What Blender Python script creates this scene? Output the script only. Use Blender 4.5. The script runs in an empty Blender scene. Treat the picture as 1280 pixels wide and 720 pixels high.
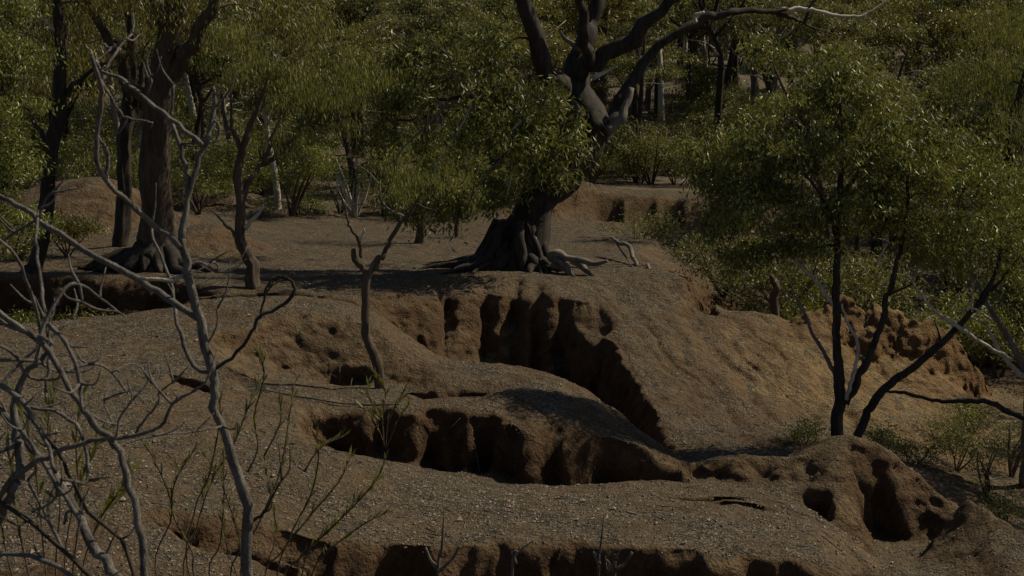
import bpy, math, random
import numpy as np
from mathutils import Vector, Matrix, geometry
random.seed(7); rng = np.random.default_rng(7)
S = bpy.context.scene
COL = S.collection
# ---------------------------------------------------------------- camera, light, exposure
F = 1900.0; CZ = 6.5; PITCH = math.atan(240/F)
cam_d = bpy.data.cameras.new('camera'); cam = bpy.data.objects.new('camera', cam_d); COL.objects.link(cam)
cam.location = (0, 0, CZ); cam.rotation_euler = (math.pi/2-PITCH, 0, 0)
cam_d.sensor_width = 36; cam_d.lens = 36*F/1280; cam_d.clip_end = 2000; cam_d.clip_start = .1
cam_d.dof.use_dof = True; cam_d.dof.focus_distance = 27; cam_d.dof.aperture_fstop = 9
S.camera = cam
SUN_AZ = 20; SUN_EL = 47       # azimuth from +X towards +Y (behind the scene)
w = bpy.data.worlds.new("World"); S.world = w; w.use_nodes = True
nt = w.node_tree; bg = nt.nodes['Background']; sky = nt.nodes.new('ShaderNodeTexSky')
sky.sky_type = 'NISHITA'; sky.sun_disc = False; sky.sun_elevation = math.radians(SUN_EL)
sky.sun_rotation = math.radians(90-SUN_AZ); nt.links.new(sky.outputs[0], bg.inputs[0]); bg.inputs[1].default_value = .05
sl = bpy.data.lights.new('sun', 'SUN'); sl.energy = 5; sl.angle = math.radians(.5); sl.color = (1, .88, .66)
so = bpy.data.objects.new('sun', sl); COL.objects.link(so)
sd = Vector((math.cos(math.radians(SUN_AZ))*math.cos(math.radians(SUN_EL)), math.sin(math.radians(SUN_AZ))*math.cos(math.radians(SUN_EL)), math.sin(math.radians(SUN_EL))))
so.rotation_euler = sd.to_track_quat('Z', 'Y').to_euler()
S.view_settings.view_transform = 'Standard'; S.view_settings.look = 'None'
S.view_settings.exposure = -.42; S.view_settings.gamma = 1
S.render.resolution_x = 1280; S.render.resolution_y = 720
S.cycles.max_bounces = 5; S.cycles.diffuse_bounces = 1; S.cycles.transmission_bounces = 3; S.cycles.transparent_max_bounces = 4

def P(px, py, Y):
    u = (px-640)/F; v = (360-py)/F; cp, sp = math.cos(PITCH), math.sin(PITCH)
    s = Y/(v*sp+cp)
    return Vector((u*s, Y, CZ+(v*cp-sp)*s))
def PX(n, Y): return n*Y/F      # pixels -> metres at depth Y

# ---------------------------------------------------------------- noise (numpy)
def _hash(ix, iy, seed):
    h = (ix.astype(np.int64)*374761393 + iy.astype(np.int64)*668265263 + seed*1274126177) & 0xffffffff
    h = ((h ^ (h >> 13))*1274126177) & 0xffffffff
    return ((h ^ (h >> 16)) & 0xffff)/65535.0
def vnoise(x, y, seed=0):
    ix = np.floor(x); iy = np.floor(y); fx = x-ix; fy = y-iy
    fx = fx*fx*fx*(fx*(fx*6-15)+10); fy = fy*fy*fy*(fy*(fy*6-15)+10)
    a = _hash(ix, iy, seed); b = _hash(ix+1, iy, seed); c = _hash(ix, iy+1, seed); d = _hash(ix+1, iy+1, seed)
    return ((a*(1-fx)+b*fx)*(1-fy)+(c*(1-fx)+d*fx)*fy)*2-1
def fbm(x, y, seed=0, octv=4, gain=.5):
    s = 0; a = 1; t = 0
    for k in range(octv):
        s = s+a*vnoise(x+17.3*k, y-9.1*k, seed+k); t += a; a *= gain; x = x*2.03+y*.21; y = y*2.03-x*.1
    return s/t
def ridged(x, y, seed=0, octv=3):
    s = 0; a = 1; t = 0
    for k in range(octv):
        s = s+a*(1-np.abs(vnoise(x, y, seed+k))*2); t += a; a *= .5; x = x*2.1; y = y*2.1
    return s/t

# ---------------------------------------------------------------- object helpers
def tag(o, label=None, cat=None, group=None, kind=None):
    if label: o['label'] = label
    if cat: o['category'] = cat
    if group: o['group'] = group
    if kind: o['kind'] = kind
    return o
def empty(name, loc, label, cat, group=None, rz=0):
    o = bpy.data.objects.new(name, None); COL.objects.link(o); o.location = loc; o.rotation_euler = (0, 0, rz)
    o.empty_display_size = .2
    return tag(o, label, cat, group)
class MB:
    def __init__(s): s.v = []; s.f4 = []; s.f3 = []; s.n = 0; s.m = 0; s.m4 = []; s.m3 = []
    def add(s, v, f4=None, f3=None):
        v = np.asarray(v, float)
        if f4 is not None and len(f4): s.f4.append(np.asarray(f4, int)+s.n); s.m4.append(np.full(len(f4), s.m))
        if f3 is not None and len(f3): s.f3.append(np.asarray(f3, int)+s.n); s.m3.append(np.full(len(f3), s.m))
        s.v.append(v); s.n += len(v)
    def build(s, name, mat, parent=None, origin=(0, 0, 0), smooth=True):
        me = bpy.data.meshes.new(name)
        v = np.concatenate(s.v)-np.array(origin)
        f4 = np.concatenate(s.f4) if s.f4 else np.zeros((0, 4), int); f3 = np.concatenate(s.f3) if s.f3 else np.zeros((0, 3), int)
        me.vertices.add(len(v)); me.vertices.foreach_set('co', v.astype(np.float32).ravel())
        me.loops.add(f4.size+f3.size); me.loops.foreach_set('vertex_index', np.concatenate([f4.ravel(), f3.ravel()]).astype(np.int32))
        me.polygons.add(len(f4)+len(f3))
        me.polygons.foreach_set('loop_start', np.concatenate([np.arange(len(f4))*4, len(f4)*4+np.arange(len(f3))*3]).astype(np.int32))
        me.update(calc_edges=True)
        me.polygons.foreach_set('use_smooth', np.full(len(f4)+len(f3), smooth))
        for m_ in (mat if isinstance(mat, (list, tuple)) else [mat]): me.materials.append(m_)
        if isinstance(mat, (list, tuple)): me.polygons.foreach_set('material_index', np.concatenate(s.m4+s.m3).astype(np.int32))
        me.validate()
        o = bpy.data.objects.new(name, me); COL.objects.link(o); o.parent = parent
        return o
def catmull(pts, k=5):
    pts = [np.array(p, float) for p in pts]
    if len(pts) < 3: return np.array([pts[0]+(pts[-1]-pts[0])*t for t in np.linspace(0, 1, k+1)])
    P_ = [2*pts[0]-pts[1]]+pts+[2*pts[-1]-pts[-2]]; out = []
    for i in range(1, len(P_)-2):
        a, b, c, d = P_[i-1:i+3]
        for t in np.linspace(0, 1, k, endpoint=False):
            out.append(.5*((2*b)+(c-a)*t+(2*a-5*b+4*c-d)*t*t+(3*b-a-3*c+d)*t**3))
    out.append(pts[-1]); return np.array(out)
def tube(mb, pts, radii, n=8, k=4, rough=.08, wob=0.0):
    """pts: list of 3D, radii per control point"""
    c = catmull(pts, k); m = len(c)
    r = np.interp(np.linspace(0, 1, m), np.linspace(0, 1, len(radii)), radii)
    if wob: 
        seg = np.linalg.norm(np.diff(c, axis=0), axis=1).mean(); st_ = max(1, int(3*r.mean()/max(seg, 1e-4))); kk = m//st_+2
        q_ = rng.normal(0, wob*1.6, (kk, 3)); q_[0] = 0; j = np.stack([np.interp(np.arange(m)/st_, np.arange(kk), q_[:, a_]) for a_ in range(3)], 1); c = c+j*r[:, None]
    t = np.gradient(c, axis=0); t /= np.linalg.norm(t, axis=1)[:, None]+1e-9
    ref = np.array([0., 0., 1.]) if abs(t[0][2]) < .9 else np.array([1., 0., 0.])
    u = np.cross(t[0], ref); u /= np.linalg.norm(u)
    us = []
    for i in range(m):
        u = u-t[i]*np.dot(u, t[i]); u /= np.linalg.norm(u)+1e-9; us.append(u)
    us = np.array(us); vs = np.cross(t, us)
    a = np.arange(n)/n*2*math.pi
    k1 = max(2, m//6+2); g1 = rng.normal(0, rough*1.3, (k1, n)); RG = np.stack([np.interp(np.linspace(0, 1, m), np.linspace(0, 1, k1), g1[:, a_]) for a_ in range(n)], 1)+rng.normal(0, rough*.2, (m, n))
    ring = c[:, None, :]+(us[:, None, :]*np.cos(a)[None, :, None]+vs[:, None, :]*np.sin(a)[None, :, None])*(r[:, None, None]*(1+RG[:, :, None]))
    v = ring.reshape(-1, 3); i = np.arange(m-1)[:, None]*n; j = np.arange(n)[None, :]; j2 = (j+1) % n
    f = np.stack([i+j, i+j2, i+n+j2, i+n+j], -1).reshape(-1, 4)
    v = np.concatenate([v, [c[-1]], [c[0]]])
    f3 = [((m-1)*n+q, (m-1)*n+(q+1) % n, m*n) for q in range(n)]+[((q+1) % n, q, m*n+1) for q in range(n)]
    mb.add(v, f, f3); return c, r
def leaves(mb, cen, size, aspect=.22, droop=.75, jitter=.35, up=False):
    """diamond leaves, cen (N,3)"""
    n = len(cen); L = size*rng.uniform(.6, 1.3, n)
    d = rng.normal(0, 1, (n, 3)); d /= np.linalg.norm(d, axis=1)[:, None]
    d = d*(1-droop)+np.array([0, 0, 1. if up else -1.])*droop; d /= np.linalg.norm(d, axis=1)[:, None]
    s = np.cross(d, rng.normal(0, 1, (n, 3))); s /= np.linalg.norm(s, axis=1)[:, None]+1e-9
    w_ = L*aspect*.5
    a = cen; b = cen+d*L[:, None]*.45+s*w_[:, None]; c = cen+d*L[:, None]; e = cen+d*L[:, None]*.45-s*w_[:, None]
    nrm = np.cross(d, s)*(L*.08)[:, None]; c = c+nrm
    v = np.stack([a, b, c, e], 1).reshape(-1, 3); i = np.arange(n)[:, None]*4
    mb.add(v, i+np.array([0, 1, 2, 3])[None, :])

# ---------------------------------------------------------------- materials
def newmat(name):
    m = bpy.data.materials.new(name); m.use_nodes = True; nt = m.node_tree; b = nt.nodes['Principled BSDF']
    return m, nt, b
def N(nt, t, **kw):
    n = nt.nodes.new(t)
    for k, v in kw.items():
        if k[0] == 'i' and k[1:].isdigit(): n.inputs[int(k[1:])].default_value = v
        else: setattr(n, k, v)
    return n
def noise_(nt, vec, scale, detail=4, rough=.55):
    n = N(nt, 'ShaderNodeTexNoise'); n.inputs['Scale'].default_value = scale; n.inputs['Detail'].default_value = detail; n.inputs['Roughness'].default_value = rough
    nt.links.new(vec, n.inputs['Vector']); return n.outputs['Fac']
def ramp_(nt, fac, stops):
    r = N(nt, 'ShaderNodeValToRGB'); el = r.color_ramp.elements
    while len(el) < len(stops): el.new(.5)
    for e, (p, c) in zip(el, stops): e.position = p; e.color = (c if len(c) == 4 else (*c, 1)) if hasattr(c, '__len__') else (c, c, c, 1)
    nt.links.new(fac, r.inputs[0]); return r.outputs[0]
def mix_(nt, fac, a, b, mode='MIX'):
    m = N(nt, 'ShaderNodeMix', data_type='RGBA', blend_type=mode)
    for s, x in ((m.inputs[0], fac), (m.inputs[6], a), (m.inputs[7], b)):
        if hasattr(x, 'links') or isinstance(x, bpy.types.NodeSocket): nt.links.new(x, s)
        elif isinstance(x, (int, float)): s.default_value = x
        else: s.default_value = (*x, 1)
    return m.outputs[2]
def math_(nt, op, a, b=0.0, clamp=False):
    m = N(nt, 'ShaderNodeMath', operation=op, use_clamp=clamp)
    for s, x in ((m.inputs[0], a), (m.inputs[1], b)):
        if isinstance(x, bpy.types.NodeSocket): nt.links.new(x, s)
        else: s.default_value = x
    return m.outputs[0]

def ground_material():
    m, nt, b = newmat('eroded_earth'); L = nt.links
    geo = N(nt, 'ShaderNodeNewGeometry'); pos = geo.outputs['Position']
    sep = N(nt, 'ShaderNodeSeparateXYZ'); L.new(geo.outputs['Normal'], sep.inputs[0])
    # flat parts collect gravel; steep parts are bare clay
    n1 = noise_(nt, pos, 1.1, 6, .6); n2 = noise_(nt, pos, 5, 6, .65); n3 = noise_(nt, pos, 22, 4, .6); big = noise_(nt, pos, .22, 4)
    flat = math_(nt, 'ADD', sep.outputs[2], math_(nt, 'MULTIPLY', math_(nt, 'SUBTRACT', n2, .5), .28))
    gravel = ramp_(nt, flat, [(.89, 0.0), (.985, 1.0)])
    gravel = math_(nt, 'MULTIPLY', gravel, ramp_(nt, n1, [(.40, .15), (.56, 1.0)]))
    clay = ramp_(nt, n2, [(.25, (.085, .053, .028)), (.5, (.15, .105, .06)), (.75, (.225, .165, .098))])
    clay = mix_(nt, ramp_(nt, n1, [(.4, 0.0), (.7, .7)]), clay, (.24, .175, .1))
    redp = mix_(nt, ramp_(nt, big, [(.45, 0.0), (.65, .6)]), clay, (.12, .074, .04))
    gcol = ramp_(nt, n3, [(.2, (.07, .058, .042)), (.5, (.145, .12, .086)), (.8, (.24, .2, .142))])
    cut = ramp_(nt, flat, [(.55, 1.0), (.86, 0.0)])
    redp = mix_(nt, math_(nt, 'MULTIPLY', cut, .7), redp, mix_(nt, 1.0, redp, (.74, .60, .52), 'MULTIPLY'))
    col = mix_(nt, gravel, redp, gcol)
    # sandy pale soil on ridges and the far right flat
    stain = ramp_(nt, noise_(nt, pos, 2.3, 7, .7), [(.42, 0.0), (.60, .55)])
    col = mix_(nt, stain, col, mix_(nt, 1.0, col, (.55, .52, .50), 'MULTIPLY'))
    vor = N(nt, 'ShaderNodeTexVoronoi'); vor.inputs['Scale'].default_value = 36; L.new(pos, vor.inputs['Vector'])
    vs = N(nt, 'ShaderNodeSeparateColor'); L.new(vor.outputs['Color'], vs.inputs[0])
    peb = ramp_(nt, vs.outputs[0], [(.0, .15), (.3, .6), (.75, 1.3), (.93, 1.9), (1, 2.7)])
    pm = mix_(nt, 1.0, col, peb, 'MULTIPLY')
    col = mix_(nt, math_(nt, 'ADD', math_(nt, 'MULTIPLY', gravel, .8), .12), col, pm)
    vor2 = N(nt, 'ShaderNodeTexVoronoi'); vor2.inputs['Scale'].default_value = 11; L.new(pos, vor2.inputs['Vector'])
    v2 = N(nt, 'ShaderNodeSeparateColor'); L.new(vor2.outputs['Color'], v2.inputs[0])
    spot = math_(nt, 'MULTIPLY', ramp_(nt, v2.outputs[1], [(.86, 0.0), (.9, 1.0)]), ramp_(nt, vor2.outputs['Distance'], [(.12, 1.0), (.2, 0.0)]))
    col = mix_(nt, math_(nt, 'MULTIPLY', spot, .8), col, (.42, .36, .28))
    sp = N(nt, 'ShaderNodeSeparateXYZ'); L.new(pos, sp.inputs[0])
    gm = math_(nt, 'MULTIPLY', math_(nt, 'MULTIPLY', math_(nt, 'SUBTRACT', math_(nt, 'ADD', sp.outputs[0], math_(nt, 'MULTIPLY', n1, 2.0)), 4.2), .3, True), math_(nt, 'MULTIPLY', math_(nt, 'SUBTRACT', sp.outputs[1], 25.5), .35, True))
    gm = math_(nt, 'MULTIPLY', gm, math_(nt, 'MULTIPLY', math_(nt, 'SUBTRACT', 36.5, sp.outputs[1]), .4, True))
    col = mix_(nt, math_(nt, 'MULTIPLY', gm, .8), col, mix_(nt, 1.0, col, (1.7, 1.6, 1.3), 'MULTIPLY'))
    L.new(col, b.inputs['Base Color']); b.inputs['Roughness'].default_value = .92; b.inputs['Specular IOR Level'].default_value = .2
    h = math_(nt, 'ADD', math_(nt, 'MULTIPLY', math_(nt, 'SUBTRACT', 1.0, vor.outputs['Distance']), math_(nt, 'ADD', math_(nt, 'MULTIPLY', gravel, .9), .15)), math_(nt, 'MULTIPLY', n3, 2.2))
    h = math_(nt, 'ADD', h, math_(nt, 'MULTIPLY', n2, 4.0)); h = math_(nt, 'ADD', h, math_(nt, 'MULTIPLY', spot, 1.0))
    bp = N(nt, 'ShaderNodeBump'); bp.inputs['Strength'].default_value = 1; bp.inputs['Distance'].default_value = .045
    L.new(h, bp.inputs['Height']); L.new(bp.outputs[0], b.inputs['Normal'])
    return m
def litter_material():
    m, nt, b = newmat('forest_floor'); geo = N(nt, 'ShaderNodeNewGeometry')
    n1 = noise_(nt, geo.outputs['Position'], .5, 8, .65)
    nt.links.new(ramp_(nt, n1, [(.3, (.045, .032, .018)), (.5, (.10, .075, .045)), (.7, (.05, .045, .022))]), b.inputs['Base Color']); b.inputs['Roughness'].default_value = .95
    return m
def bark_material(name, dark, light, scale=6, stretch=.22, bias=.5):
    m, nt, b = newmat(name); tc = N(nt, 'ShaderNodeTexCoord'); mp = N(nt, 'ShaderNodeMapping'); mp.inputs['Scale'].default_value = (1, 1, stretch)
    nt.links.new(tc.outputs['Object'], mp.inputs[0])
    n1 = noise_(nt, mp.outputs[0], scale, 6, .65); n2 = noise_(nt, mp.outputs[0], scale*6, 4, .6)
    f = math_(nt, 'ADD', math_(nt, 'MULTIPLY', n1, .65), math_(nt, 'MULTIPLY', n2, .35))
    nt.links.new(ramp_(nt, f, [(bias-.17, dark), (bias, tuple((a+c)/2 for a, c in zip(dark, light))), (bias+.14, light)]), b.inputs['Base Color'])
    b.inputs['Roughness'].default_value = .85; b.inputs['Specular IOR Level'].default_value = .25
    bp = N(nt, 'ShaderNodeBump'); bp.inputs['Strength'].default_value = .8; bp.inputs['Distance'].default_value = .03
    nt.links.new(f, bp.inputs['Height']); nt.links.new(bp.outputs[0], b.inputs['Normal']); return m
def leaf_material(name, c0, c1, c2, gloss=.42, trans=.24):
    m, nt, b = newmat(name); geo = N(nt, 'ShaderNodeNewGeometry'); L = nt.links
    r = geo.outputs['Random Per Island']; n1 = noise_(nt, geo.outputs['Position'], 1.6, 3)
    f = math_(nt, 'ADD', math_(nt, 'MULTIPLY', r, .65), math_(nt, 'MULTIPLY', math_(nt, 'SUBTRACT', n1, .31), 1.5))
    col = ramp_(nt, f, [(.2, c0), (.5, c1), (.85, c2)])
    L.new(col, b.inputs['Base Color']); b.inputs['Roughness'].default_value = gloss; b.inputs['Specular IOR Level'].default_value = .4
    tr = N(nt, 'ShaderNodeBsdfTranslucent'); L.new(mix_(nt, .5, col, (.36, .36, .04)), tr.inputs[0])
    mx = N(nt, 'ShaderNodeMixShader'); mx.inputs[0].default_value = trans
    L.new(b.outputs[0], mx.inputs[1]); L.new(tr.outputs[0], mx.inputs[2]); L.new(mx.outputs[0], nt.nodes['Material Output'].inputs[0]); return m
M_ground = ground_material(); M_litter = litter_material()
M_bark = bark_material('dark_bark', (.010, .008, .007), (.075, .063, .052), 9, .16)
M_gbark = bark_material('grey_bark', (.07, .06, .05), (.26, .23, .20), 5, .25)
M_pale = bark_material('pale_dead_wood', (.30, .27, .235), (.62, .58, .5), 9, .3)
M_dead = bark_material('weathered_dead_wood', (.035, .031, .028), (.24, .22, .2), 22, .35)
M_brown = bark_material('brown_bark', (.035, .025, .018), (.14, .105, .075), 7, .25)
M_leaf = leaf_material('gum_leaf', (.03, .043, .014), (.082, .096, .028), (.27, .275, .075))
M_leaf2 = leaf_material('olive_leaf', (.045, .046, .014), (.115, .11, .028), (.25, .21, .055))
M_leafb = leaf_material('bright_leaf', (.035, .055, .015), (.10, .125, .03), (.26, .28, .07))
M_leaff = leaf_material('far_leaf', (.034, .042, .018), (.08, .086, .034), (.22, .21, .08), .5)
M_hop = leaf_material('narrow_leaf', (.05, .065, .02), (.09, .10, .03), (.16, .15, .06), .5, .3)

# ---------------------------------------------------------------- terrain
PTS = []
def W(X, Y, drop): PTS.append((X, Y, CZ-drop))
def line(pts, off=None):
    """pixel polyline (px,py,Y) resampled in the world; off = (dY, dz) adds the point to another line"""
    w3 = [P(*p) for p in pts]; out = []
    for a, b in zip(w3[:-1], w3[1:]):
        k = max(1, int((b-a).xy.length/.3))
        for i in range(k): out.append(a.lerp(b, i/k))
    out.append(w3[-1])
    if off: out = [Vector((p.x, p.y+off[0], p.z+off[1])) for p in out]
    for p in out: PTS.append(tuple(p))
def pts(L): 
    for p in L: PTS.append(tuple(P(*p)))
# near ground around the camera and the unseen trench
for X in (-60, -25, -12, -7, -4, 0, 4, 8, 14, 30, 60):
    W(X, -40, 1.6); W(X, -8, 1.6); W(X, 0, 1.65); W(X, 4, 2.1)
    W(X, 8, 3.35 if X < -1 else 3.9)
    W(X, 11, 3.9 if X < -3 else 5.9)
for X in (-1.2, -.4, .5, 1.5, 3, 4.5, 6, 8): W(X, 13, 6.3); W(X, 14.6, 6.35)
# left gravel slope
pts([(-150,720,13.2),(0,720,13.2),(150,720,13.3),(300,722,13.8),(365,722,14.4),(-150,640,15),(0,640,15.2),(150,640,15.4),(300,640,16),(390,640,17),
 (-150,560,17.5),(0,560,17.8),(150,560,18),(300,560,18.6),(370,556,19.2),(-150,480,21),(0,480,21.2),(100,480,21.5),(200,478,22),(300,487,22.6),
 (-100,430,24),(50,430,24.2),(150,425,24.5),(250,420,24.8)])
crest = [(-150,405,26),(0,405,26),(60,400,26.3),(130,394,26.8),(200,385,27),(240,373,27.3),(270,370,27.5),(340,370,27.7),(420,372,27.7),(470,385,27.7),(500,405,27.3),(530,430,27),(560,447,26.5),(600,450,26),(640,456,25.8),(700,468,25.6),(740,485,25.2),(790,520,24.4),(830,555,23.6),(846,574,23)]
line(crest); line(crest[:6], (1.0, -1.3)); line(crest[6:9], (.7, -.35)); line(crest[9:-2], (.55, -.75))
# gully floor below the big face and the rim of the platform
line([(500,435,29.6),(520,440,30),(570,455,30.3),(620,465,30.6),(680,486,30.1),(740,508,29.0),(770,530,27.6),(805,556,26),(836,575,24.4)])
line([(440,378,30.2),(480,368,30.8),(510,352,32),(560,346,32.4),(600,345,32.5),(660,348,32.3),(690,356,31.8)])
line([(470,400,29.9),(500,385,30.6),(530,372,31.2),(580,368,31.6),(640,372,31.5),(690,385,30.9)])
line([(690,362,31.4),(730,390,30.2),(770,430,28.7),(810,490,26.7),(842,552,24.7)])
line([(240,366,28.8),(300,365,29),(380,366,29.2),(440,371,29.6)]); line([(240,366,28.8),(300,365,29),(380,366,29.2),(435,371,29.6)], (-.3, -.5))
pts([(320,345,31.5),(400,345,32),(300,318,36),(400,310,38),(330,296,41),(400,290,43),(480,283,45.5),(520,278,47),(600,275,48),(680,280,46),(760,290,43),(820,300,40.5),(600,310,39),(700,315,38),(780,320,36.5),(840,335,34.3),(560,330,35),(640,330,35),(720,335,34.5),(480,340,33.5),(500,262,55),(420,264,55),(300,268,54)])
line([(690,357,31.9),(740,349,32.6),(800,345,33),(850,345,33),(880,365,33),(900,383,32.8),(940,388,32.5),(975,392,32),(1010,385,32),(1040,368,32.5),(1055,366,32.5),(1075,378,32.5),(1100,384,32.5),(1150,400,32.8),(1200,415,33),(1214,428,33)])
line([(880,365,33),(900,383,32.8),(940,388,32.5),(975,392,32),(1010,385,32),(1040,368,32.5),(1055,366,32.5),(1075,378,32.5),(1100,384,32.5),(1150,400,32.8),(1200,415,33)], (.8, -2.0))
line([(1214,428,33.2),(1222,440,33.6)], (0, -1.6))
pts([(800,385,31),(850,400,30.8),(850,470,27.8),(860,530,25.6),(850,568,24.1),(930,450,29.5),(940,520,27),(1000,450,30),(1000,520,27.5),(1010,550,26),(1060,440,30.8),(1060,480,29.5),(1100,480,30.6),(1150,488,31.1),(1212,497,32.2),(1205,452,32.7)])
line([(1070,405,32.1),(1100,412,32.1),(1150,425,32.5),(1195,432,32.8)]); line([(1070,450,31.2),(1100,455,31.5),(1150,465,32),(1205,488,32.5)])
pts([(1100,540,27.5),(1180,572,27),(1250,625,25.5),(1280,590,28),(1350,630,26),(1250,495,34),(1350,490,35),(1240,520,31),(1120,510,29),(1500,560,28),(1500,480,36)])
pts([(1025,556,24.8),(1120,590,24.3),(1200,650,23),(1280,720,21.3),(1400,780,20)])
# right front mound with its big hollow
line([(1010,547,23.6),(1030,540,23.2),(1060,539,22.9),(1100,546,22.5),(1150,562,22),(1200,598,21.2),(1240,632,20.5),(1285,668,19.8),(1340,710,19)])
line([(1076,576,22.1),(1090,564,22.25),(1140,566,21.95),(1175,588,21.45),(1198,622,21.1)]); line([(1084,600,22.2),(1100,590,22.35),(1140,592,22.05),(1170,608,21.6)])
line([(1092,640,22.05),(1110,655,22.05),(1150,662,21.85),(1180,652,21.5)]); line([(1105,678,21.5),(1150,682,21.4),(1185,680,21.3)])
line([(1045,570,22.3),(1060,610,21.8),(1075,650,21.35),(1090,688,21)]); line([(1208,605,21.1),(1218,628,20.9)])
pts([(1090,702,20.8),(1150,707,20.7),(1290,722,18.8),(1350,790,17.8)])
for q in [(4.2,17,5.6),(5,17.3,5.7),(4.6,18.5,6.25),(5.3,19,6.3),(6.2,20.4,5.95),(6.3,19.6,5.93),(6.42,18.9,5.97),(5.95,19.7,6.2),(5.6,20.4,6.35),(5.9,18.6,6.2),(6.3,18.0,6.1)]: W(*q)
line([(860,574,22.8),(900,569,22.8),(950,566,22.8),(1000,564,22.8),(1040,560,22.6)]); line([(865,600,22.5),(900,602,22.5),(950,604,22.4),(1000,606,22.3)])
line([(865,574,22.9),(900,569,22.9),(950,566,22.9),(1000,560,23.2)], (.5, -.25))
pts([(870,612,22),(950,622,21.9),(1010,635,21.7),(1030,640,21.3)])
# front mound
fc = [(380,553,19.8),(430,562,20),(500,575,20.2),(560,590,20.2),(690,604,20.2),(760,600,20.3),(850,598,20.3),(930,604,20),(980,620,19.6),(1010,635,19.2),(1060,665,18.5),(1085,688,18)]
line(fc); line(fc[1:-1], (.55, -.55))
pts([(450,620,18),(600,640,17.6),(750,640,17.6),(900,650,17.4),(1000,670,17.2)])
fe = [(378,700,15.2),(400,676,15.9),(480,680,16),(600,684,16),(730,680,16.1),(850,690,16),(950,690,16.1),(1050,700,16.1),(1120,712,16.1),(1200,738,16)]
line(fe); line(fe, (-.1, -.7)); line(fe, (-.2, -1.45))
# second mound and its dark cliff
ct = [(380,508,22.4),(410,520,22.3),(450,515,22.4),(500,513,22.4),(560,520,22.3),(610,525,22.2),(650,540,22),(690,550,22.05),(760,550,22.2),(820,562,22.1),(852,574,21.9)]
line(ct); line([(380,508,22.4)], (-.8, -.2)); line(ct[1:], (-.12, -.45)); line(ct[1:], (-.2, -.76))
line([(320,402,26),(360,390,26.4),(420,392,26.5),(460,406,26.2),(500,430,25.8),(535,455,25.3),(560,470,24.9)])
line([(320,448,25.3),(360,468,25.2),(420,480,25.1),(480,482,24.9),(540,495,24.5),(590,502,24.2)])
pts([(620,490,23.6),(700,520,22.6),(740,530,22.7),(660,475,24.6),(640,510,22.8),(480,497,23.3),(420,497,23.2),(720,500,23.5),(790,545,23)])
# left back: gully wall, banks
lb = [(-150,345,30.5),(0,342,30.5),(60,345,30.5),(120,345,30.3),(190,345,30.3),(235,352,29.9)]
line(lb); line(lb, (-.5, -1.25))
pts([(0,300,37),(-150,300,37),(120,292,38.5),(120,240,43),(80,255,42),(170,245,42.5),(60,262,48),(150,255,50),(250,296,38),(290,302,37),(220,332,33),(280,335,33.5),(230,272,42),(200,262,48)])
# back bank
line([(700,240,53.5),(715,237,54),(790,242,54),(880,247,54),(960,250,54)]); line([(715,237,54),(790,242,54),(880,247,54),(960,250,54)], (-1.1, -1.0)); 
pts([(720,292,49),(800,313,48),(880,318,47),(720,228,62),(860,230,62),(950,395,38),(1100,430,40),(1250,440,42),(1000,330,49),(1200,330,52),(850,330,42)])
for X in (-300, -120, -60, -30, -15, 0, 12, 25, 45, 90, 200, 400):
    for Y, d in ((72, 3.2), (90, 1), (120, -4), (170, -17), (260, -40), (420, -70)): W(X, Y, d)
    if X < -14: W(X, 55, 3.8); W(X, 40, 3.5); W(X, 26, 3.8)
    if X > 20: W(X, 55, 5.6); W(X, 40, 6.6); W(X, 26, 6.4); W(X, 19, 6.3)
PA = np.array(PTS)
res = geometry.delaunay_2d_cdt([Vector((p[0], p[1])) for p in PTS], [], [], 0, 1e-4)
TV = np.array([[v.x, v.y] for v in res[0]]); TZ = np.array([PA[o[0], 2] for o in res[3]]); TF = res[2]
def axis(a, b, step, lo, hi, g=1.07):
    c = list(np.arange(a, b, step)); s = step; x = c[-1]
    while x < hi: s *= g; x += s; c.append(x)
    s = step; x = a; L_ = []
    while x > lo: s *= g; x -= s; L_.append(x)
    return np.array(L_[::-1]+c)
XS = axis(-10.5, 11.5, .042, -320, 420, 1.06)
YS = np.concatenate([np.arange(-30, 12.5, .5), axis(12.6, 34.2, .034, 12.59, 420, 1.009)])
YS = np.unique(np.round(YS, 4))
GX, GY = np.meshgrid(XS, YS)
# domain warp gives cliffs ragged, buttressed plans
amp = np.clip((GY-11)/3, 0, 1)*np.clip((70-GY)/20, 0, 1)
wx = GX+amp*(.16*fbm(GX*1.1, GY*1.1, 11, 3)+.05*fbm(GX*5, GY*5, 12, 2))
wy = GY+amp*(.24*fbm(GX*.9, GY*.5, 21, 3)+.10*fbm(GX*3.7, GY*3, 22, 3)+.03*fbm(GX*12, GY*9, 23, 2))
def buttress(edges, Y, px, py, rx, ry, amt):
    c_ = P(px, py, Y); e = np.array([(q-640)/F*Y for q in edges]); xw = GX+.07*fbm(GX*2, GY*2, 33, 2)
    i = np.clip(np.searchsorted(e, xw)-1, 0, len(e)-2); f = np.clip((xw-e[i])/(e[i+1]-e[i]), 0, 1)
    g = 1-(2*f-1)**2; g = np.where((xw < e[0]) | (xw > e[-1]), 1, g**.7)
    return -amt*(1-g)*np.exp(-(((GX-c_.x)/rx)**2+((GY-c_.y)/ry)**2)**3)
wy = wy+amp*(.07*fbm(GX*3.3, GY*1.1, 27, 4, .7)+.035*np.abs(fbm(GX*8, GY*3, 28, 3, .7)))
wy = wy+buttress([524, 556, 604, 646, 671, 702, 780], 31.2, 640, 400, 2.2, 2.2, .42)
wy = wy+buttress([372, 420, 470, 528, 580, 598, 640, 692, 760, 850], 22, 600, 540, 3.2, .8, .34)
wy = wy+buttress([360, 430, 500, 575, 640, 700, 730, 800, 870, 960, 1010, 1100, 1190], 15.8, 740, 690, 4.2, .6, .12)
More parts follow.
